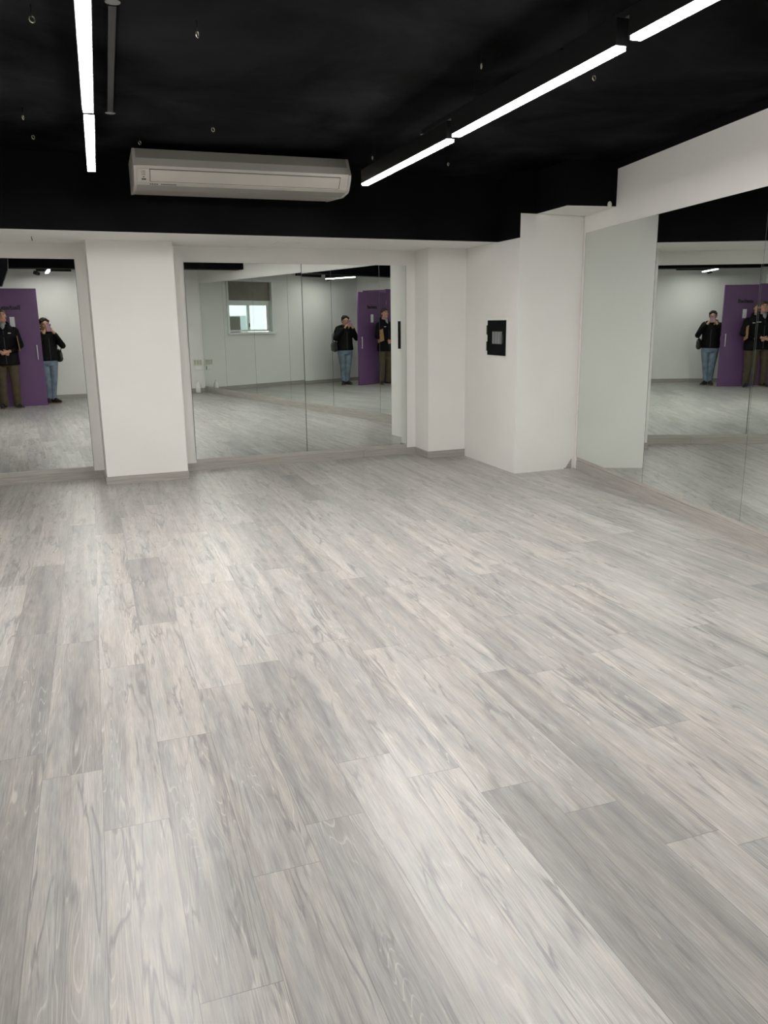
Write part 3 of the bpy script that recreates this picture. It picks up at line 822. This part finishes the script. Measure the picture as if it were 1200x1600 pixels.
# right hand (viewer's own right) along the phone's right edge, left hand along the left edge
hand(mb, WRR, ph(.035, -.035, -.105), [[ph(.026, -.004, -.065+.0), ph(.030, .006, -.062), ph(.010, .011, -.064)],
                                      [ph(.028, -.006, -.083), ph(.031, .006, -.081), ph(.008, .011, -.083)],
                                      [ph(.027, -.010, -.101), ph(.031, .005, -.100), ph(.010, .010, -.102)],
                                      [ph(.024, -.014, -.118), ph(.027, .003, -.119), ph(.010, .008, -.121)]],
     [ph(.026, -.030, -.085), ph(.012, -.026, -.068), ph(.0, -.022, -.058)])
hand(mb, WRL, ph(-.082, -.035, -.105), [[ph(-.070, -.004, -.060), ph(-.072, .007, -.058), ph(-.052, .011, -.060)],
                                        [ph(-.072, -.006, -.080), ph(-.073, .007, -.078), ph(-.050, .011, -.080)],
                                        [ph(-.071, -.010, -.099), ph(-.073, .005, -.098), ph(-.052, .010, -.100)],
                                        [ph(-.067, -.014, -.117), ph(-.069, .003, -.117), ph(-.053, .008, -.119)]],
     [ph(-.070, -.030, -.085), ph(-.056, -.026, -.066), ph(-.044, -.022, -.054)])
mb.fuse('body', SK, wo, .005, 2)
face_bits(wo, q, R, hs)
E_ = Euler((-.10, 0, 0))
mb = MB(); mb.ell(q(0, -.12, .20), (.365*hs, .37*hs, .36*hs), E_); mb.ell(q(0, -.20, -.02), (.34*hs, .25*hs, .30*hs), E_)
mb.cap(q(-.27, .19, .30), q(.27, .19, .30), .11*hs, .11*hs); mb.ell(q(0, .05, .42), (.26*hs, .28*hs, .13*hs), E_)
mb.ell(q(.03, -.28, .38), (.18*hs, .17*hs, .17*hs), E_); mb.cap(q(-.31, .12, .2), q(-.33, .06, .02), .06*hs, .04*hs); mb.cap(q(.31, .12, .2), q(.33, .06, .02), .06*hs, .04*hs)
mb.fuse('hair', HAIR, wo, .005, 2)
# jacket
mb = MB()
mb.loft([(cx, cy, .835, .205, .155), (cx, cy, .86, .215, .165), (cx, cy, 1.0, .195, .150), (cx, cy, 1.12, .195, .148), (cx, cy, 1.24, .205, .148), (cx, cy, 1.33, .185, .125), (cx, cy, 1.385, .12, .095), (cx, cy, 1.40, .10, .085)])
for S_, E2, W_ in ((SHR, ELR, WRR), (SHL, ELL, WRL)):
    S_, E2, W_ = Vector(S_), Vector(E2), Vector(W_)
    mb.cap(S_, E2, .072, .060); mb.cap(E2, E2.lerp(W_, .90), .060, .040)
mb.fuse('jacket', JK, wo, .007, 3)
mb = MB()
mb.tube([(cx+.105*math.cos(a_), cy-.02+.10*math.sin(a_), 1.392+.018*math.sin(a_*2)-.02*math.sin(a_)) for a_ in [2*PI*k/24 for k in range(24)]], .036, 12, closed=True)
mb.cap((cx-.09, cy-.12, 1.34), (cx+.09, cy-.12, 1.34), .055, .055); mb.fuse('hood', JK, wo, .007, 3)
mb = MB(); mb.tube([(cx-.05, cy+.135, 1.345), (cx-.09, cy+.10, 1.395), (cx-.12, cy+.03, 1.42)], [.018, .022, .02], 10); mb.build('collar_trim', FUR, wo)
mb = MB(); mb.box(cx-.003, cx+.003, cy+.150, cy+.166, .85, 1.25); mb.build('zip', M['metal_dark'], wo)
# jeans
mb = MB()
mb.loft([(cx, cy, .74, .165, .125), (cx, cy, .80, .185, .14), (cx, cy, .92, .185, .135)])
for k in (-1, 1):
    hipx = cx + k*.092
    mb.cap((hipx, cy, .80), (cx+k*.068, cy+.022, .45), .102, .071); mb.cap((cx+k*.068, cy+.022, .45), (cx+k*.055, cy-.005, .25), .070, .062)
    mb.cap((cx+k*.055, cy-.005, .25), (cx+k*.05, cy-.01, .085), .062, .050, flat=True)
mb.fuse('jeans', JEANS, wo, .007, 3)
shoe(wo, (cx-.055, cy-.01), (-.30, 1)); shoe(wo, (cx+.055, cy-.01), (.38, 1))

def place(o, parent_like):      # express a local build in the person's frame but keep it top-level
    o.rotation_euler = (0, 0, parent_like.rotation_euler.z); o.location = parent_like.location; return o

# phone: a thing of its own, its lens is where the picture was taken from
pho = bpy.data.objects.new('mobile_phone', None); COL.objects.link(pho)
pho.matrix_world = Matrix.Rotation(-YAW, 4, 'Z') @ Matrix.Translation((0, 0, 1.52)) @ Matrix.Rotation(PT, 4, 'X')
tag(pho, 'lilac mobile phone held upright in both hands by the woman', 'phone')
MB().box(-.058, .014, -.0135, -.005, -.132, .016).build('phone_case', PHONE, pho, bevel=.003)
MB().box(-.055, .011, -.0142, -.0136, -.128, .012).build('screen', plain('phone_screen', (.02, .02, .025, 1), .15, noise=.05), pho)
cb = MB().box(-.026, .011, -.005, -.0033, -.024, .013).build('camera_bump', plain('camera_bump_lilac', (.30, .18, .27, 1), .3, noise=.05), pho, bevel=.001)
for px, pz in ((-.016, -.014), (-.016, .003)):
    mb = MB(); mb.tube([(px, -.0034, pz), (px, -.002, pz)], .0062, 16); mb.build('lens', M['ink'], cb)

# shoulder bag at her right hip
bg = empty('shoulder_bag', (0, 0, 0), 'dark slouchy shoulder bag hanging at the woman right hip', 'bag', None, -YAW)
mb = MB(); mb.ell((cx+.245, cy-.04, .93), (.06, .13, .12)); mb.ell((cx+.245, cy-.03, .87), (.062, .135, .075)); mb.fuse('bag_body', plain('olive_black_leather', (.022, .022, .016, 1), .4, noise=.3, nscale=12), bg, .006, 2)
mb = MB(); mb.tube([(cx+.25, cy-.13, 1.0), (cx+.262, cy-.09, 1.2), (cx+.20, cy-.04, 1.385), (cx+.15, cy+.0, 1.41), (cx+.19, cy+.09, 1.30), (cx+.262, cy+.09, 1.12), (cx+.25, cy+.06, 1.0)], .010, 8); mb.build('bag_strap', JK, bg)

# ---- man standing in front of the open door, head tipped up
MY = -.08
ma = empty('person', (-.82, .40, 0), 'man in black jacket and olive trousers looking up in front of the purple door', 'person', None, MY)
Hm = Vector((0, .02, 1.685)); hs2 = .245
mb = MB()
q2, R2 = head(mb, Hm, hs2, .16, -.12)
mb.cap((0, -.02, 1.47), (0, .005, 1.58), .066, .062)
mb.loft([(0, 0, .88, .165, .12), (0, 0, 1.0, .17, .125), (0, 0, 1.15, .16, .12), (0, 0, 1.32, .185, .13), (0, 0, 1.45, .18, .11), (0, 0, 1.52, .09, .075)])
SR, SL = (.188, -.01, 1.412), (-.188, -.01, 1.412)
ER, EL = (.265, .0, 1.16), (-.265, .0, 1.16)
WR, WL = (.075, .205, 1.06), (-.085, .205, 1.05)
for S_, E2, W_ in ((SR, ER, WR), (SL, EL, WL)):
    mb.cap(S_, E2, .058, .047); mb.cap(E2, W_, .046, .031)
hand(mb, WR, (-.005, .235, 1.035), [[(-.03, .252, 1.055), (-.06, .252, 1.05), (-.075, .238, 1.042)], [(-.035, .255, 1.038), (-.065, .254, 1.032), (-.08, .240, 1.025)],
                                    [(-.034, .252, 1.020), (-.062, .250, 1.014), (-.076, .236, 1.008)], [(-.030, .245, 1.003), (-.052, .243, .998), (-.064, .232, .994)]], [(.01, .240, 1.068), (-.015, .248, 1.080), (-.035, .244, 1.085)])
hand(mb, WL, (-.012, .215, 1.022), [[(.015, .222, 1.040), (.045, .212, 1.035), (.055, .198, 1.03)], [(.018, .222, 1.022), (.048, .212, 1.016), (.058, .198, 1.012)],
                                    [(.015, .220, 1.004), (.042, .210, .998), (.052, .197, .994)], [(.010, .216, .988), (.034, .207, .983), (.043, .195, .98)]], [(-.025, .225, 1.055), (-.005, .232, 1.065), (.015, .230, 1.068)])
for k in (-1, 1):
    mb.cap((k*.095, 0, .88), (k*.105, .02, .50), .09, .06); mb.cap((k*.105, .02, .50), (k*.11, -.02, .09), .058, .042)
mb.fuse('body', SK2, ma, .005, 2)
face_bits(ma, q2, R2, hs2)
E2_ = Euler((.16, 0, -.12))
mb = MB(); mb.ell(q2(0, -.05, .19), (.355*hs2, .405*hs2, .345*hs2), E2_); mb.ell(q2(0, -.18, -.03), (.325*hs2, .25*hs2, .26*hs2), E2_)
mb.cap(q2(-.22, .15, .33), q2(.22, .15, .33), .07*hs2, .07*hs2); mb.cap(q2(-.32, .08, .18), q2(-.335, .05, .03), .04*hs2, .03*hs2); mb.cap(q2(.32, .08, .18), q2(.335, .05, .03), .04*hs2, .03*hs2)
mb.fuse('hair', HAIR2, ma, .005, 2)
mb = MB(); mb.cap((0, .105, 1.44), (0, .062, 1.525), .022, .052); mb.cap((-.035, .04, 1.54), (.035, .04, 1.54), .035, .035); mb.fuse('t_shirt', GREY, ma, .005, 2)
mb = MB()
mb.loft([(0, 0, .80, .225, .165), (0, 0, .83, .232, .172), (0, 0, 1.0, .222, .165), (0, 0, 1.15, .222, .162), (0, 0, 1.32, .24, .160), (0, 0, 1.43, .226, .138), (0, -.01, 1.49, .165, .108), (0, -.015, 1.53, .115, .090)])
for S_, E2, W_ in ((SR, ER, WR), (SL, EL, WL)):
    S_, E2, W_ = Vector(S_), Vector(E2), Vector(W_)
    mb.cap(S_, E2, .082, .066); mb.cap(E2, E2.lerp(W_, .90), .065, .045)
jk = mb.fuse('jacket', JK2, ma, .007, 3)
mb = MB(); mb.tube([(.10*math.cos(a_), -.01+.088*math.sin(a_), 1.545-.03*math.sin(a_)) for a_ in [-.9*PI+2.35*PI*k/20*.77 for k in range(21)]], .022, 10); mb.build('collar', JK2, ma)
mb = MB(); mb.box(.075, .125, .130, .150, 1.372, 1.385); mb.build('chest_emblem', M['paper'], jk)
mb = MB(); mb.tube([(0, .169, .82), (0, .163, 1.0), (0, .159, 1.15), (0, .156, 1.30), (0, .137, 1.42)], .005, 8); mb.build('zip', M['metal_dark'], ma)
mb = MB()
mb.loft([(0, 0, .78, .17, .125), (0, 0, .86, .19, .145), (0, 0, .96, .18, .135)])
for k in (-1, 1):
    mb.cap((k*.10, 0, .86), (k*.11, .02, .50), .108, .083); mb.cap((k*.11, .02, .50), (k*.115, -.01, .25), .082, .076); mb.cap((k*.115, -.01, .25), (k*.115, -.02, .055), .076, .070, flat=True)
mb.fuse('trousers', KHAKI, ma, .007, 3)
shoe(ma, (-.115, -.03), (-.35, 1), 0, .28); shoe(ma, (.115, -.03), (.40, 1), 0, .28)

# envelope tucked under his right arm
en = empty('envelope', (-.82, .40, 0), 'brown card envelope tucked under the man right arm', 'envelope', None, MY)
Me = Matrix.Translation((.232, .085, 1.15)) @ Matrix.Rotation(.25, 4, 'X') @ Matrix.Rotation(-.08, 4, 'Y')
mb = MB(); mb.box(-.005, .005, -.11, .15, -.13, .15, Me); mb.build('envelope_body', M['tan'], en)
mb = MB(); c4 = [Me @ Vector(p) for p in ((.0058, -.108, .148), (.0058, .148, .148), (.0058, .02, .05))]; d4 = [p + Me.to_3x3() @ Vector((.001, 0, 0)) for p in c4]
va = [mb.bm.verts.new(p) for p in c4]; vb = [mb.bm.verts.new(p) for p in d4]
mb.bm.faces.new(va[::-1]); mb.bm.faces.new(vb)
for i in range(3): mb.bm.faces.new((va[i], va[(i+1) % 3], vb[(i+1) % 3], vb[i]))
mb.build('envelope_flap', M['tan'], en)

# ------------------------------------------------------------------ daylight outside the window
w = bpy.data.worlds.new('daylight'); scene.world = w; w.use_nodes = True
nt = w.node_tree; bg_ = nt.nodes['Background']
sky = nt.nodes.new('ShaderNodeTexSky'); sky.sky_type = 'HOSEK_WILKIE'; sky.turbidity = 6; sky.ground_albedo = .4
sky.sun_direction = Vector((.5, .4, .6)).normalized()
mx = nt.nodes.new('ShaderNodeMix'); mx.data_type = 'RGBA'; mx.inputs['Factor'].default_value = .55; mx.inputs['B'].default_value = (1, 1, 1, 1)
nt.links.new(sky.outputs[0], mx.inputs['A']); nt.links.new(mx.outputs['Result'], bg_.inputs['Color'])
bg_.inputs['Strength'].default_value = 2.6

# ------------------------------------------------------------------ camera (the phone's lens)
F_PX, PITCH, ROLL = 1257.87, .233395, -.012257
cd = bpy.data.cameras.new('camera'); cam = bpy.data.objects.new('camera', cd); COL.objects.link(cam)
cd.sensor_fit = 'HORIZONTAL'; cd.sensor_width = 36.0; cd.lens = 36.0*F_PX/1200.0; cd.clip_start = .004; cd.clip_end = 100
fwd = Vector((math.sin(YAW), math.cos(YAW), 0)); rgt = Vector((math.cos(YAW), -math.sin(YAW), 0)); up = Vector((0, 0, 1))
Fv = fwd*math.cos(PITCH) - up*math.sin(PITCH); Uv = up*math.cos(PITCH) + fwd*math.sin(PITCH)
R2v = rgt*math.cos(ROLL) + Uv*math.sin(ROLL); U2v = Uv*math.cos(ROLL) - rgt*math.sin(ROLL)
mw = Matrix((R2v, U2v, -Fv)).transposed().to_4x4(); mw.translation = Vector((0, 0, 1.52)) + Fv*.0
cam.matrix_world = mw
scene.camera = cam

vs = scene.view_settings
scene.display_settings.display_device = 'sRGB'
vs.view_transform = 'Standard'; vs.look = 'None'; vs.gamma = 1; vs.use_curve_mapping = False
vs.exposure = 1.32
cy_ = scene.cycles
cy_.use_denoising = True
cy_.max_bounces = 12; cy_.glossy_bounces = 8; cy_.diffuse_bounces = 5; cy_.transparent_max_bounces = 8
cy_.caustics_reflective = True; cy_.blur_glossy = .5
cy_.sample_clamp_indirect = 6.0
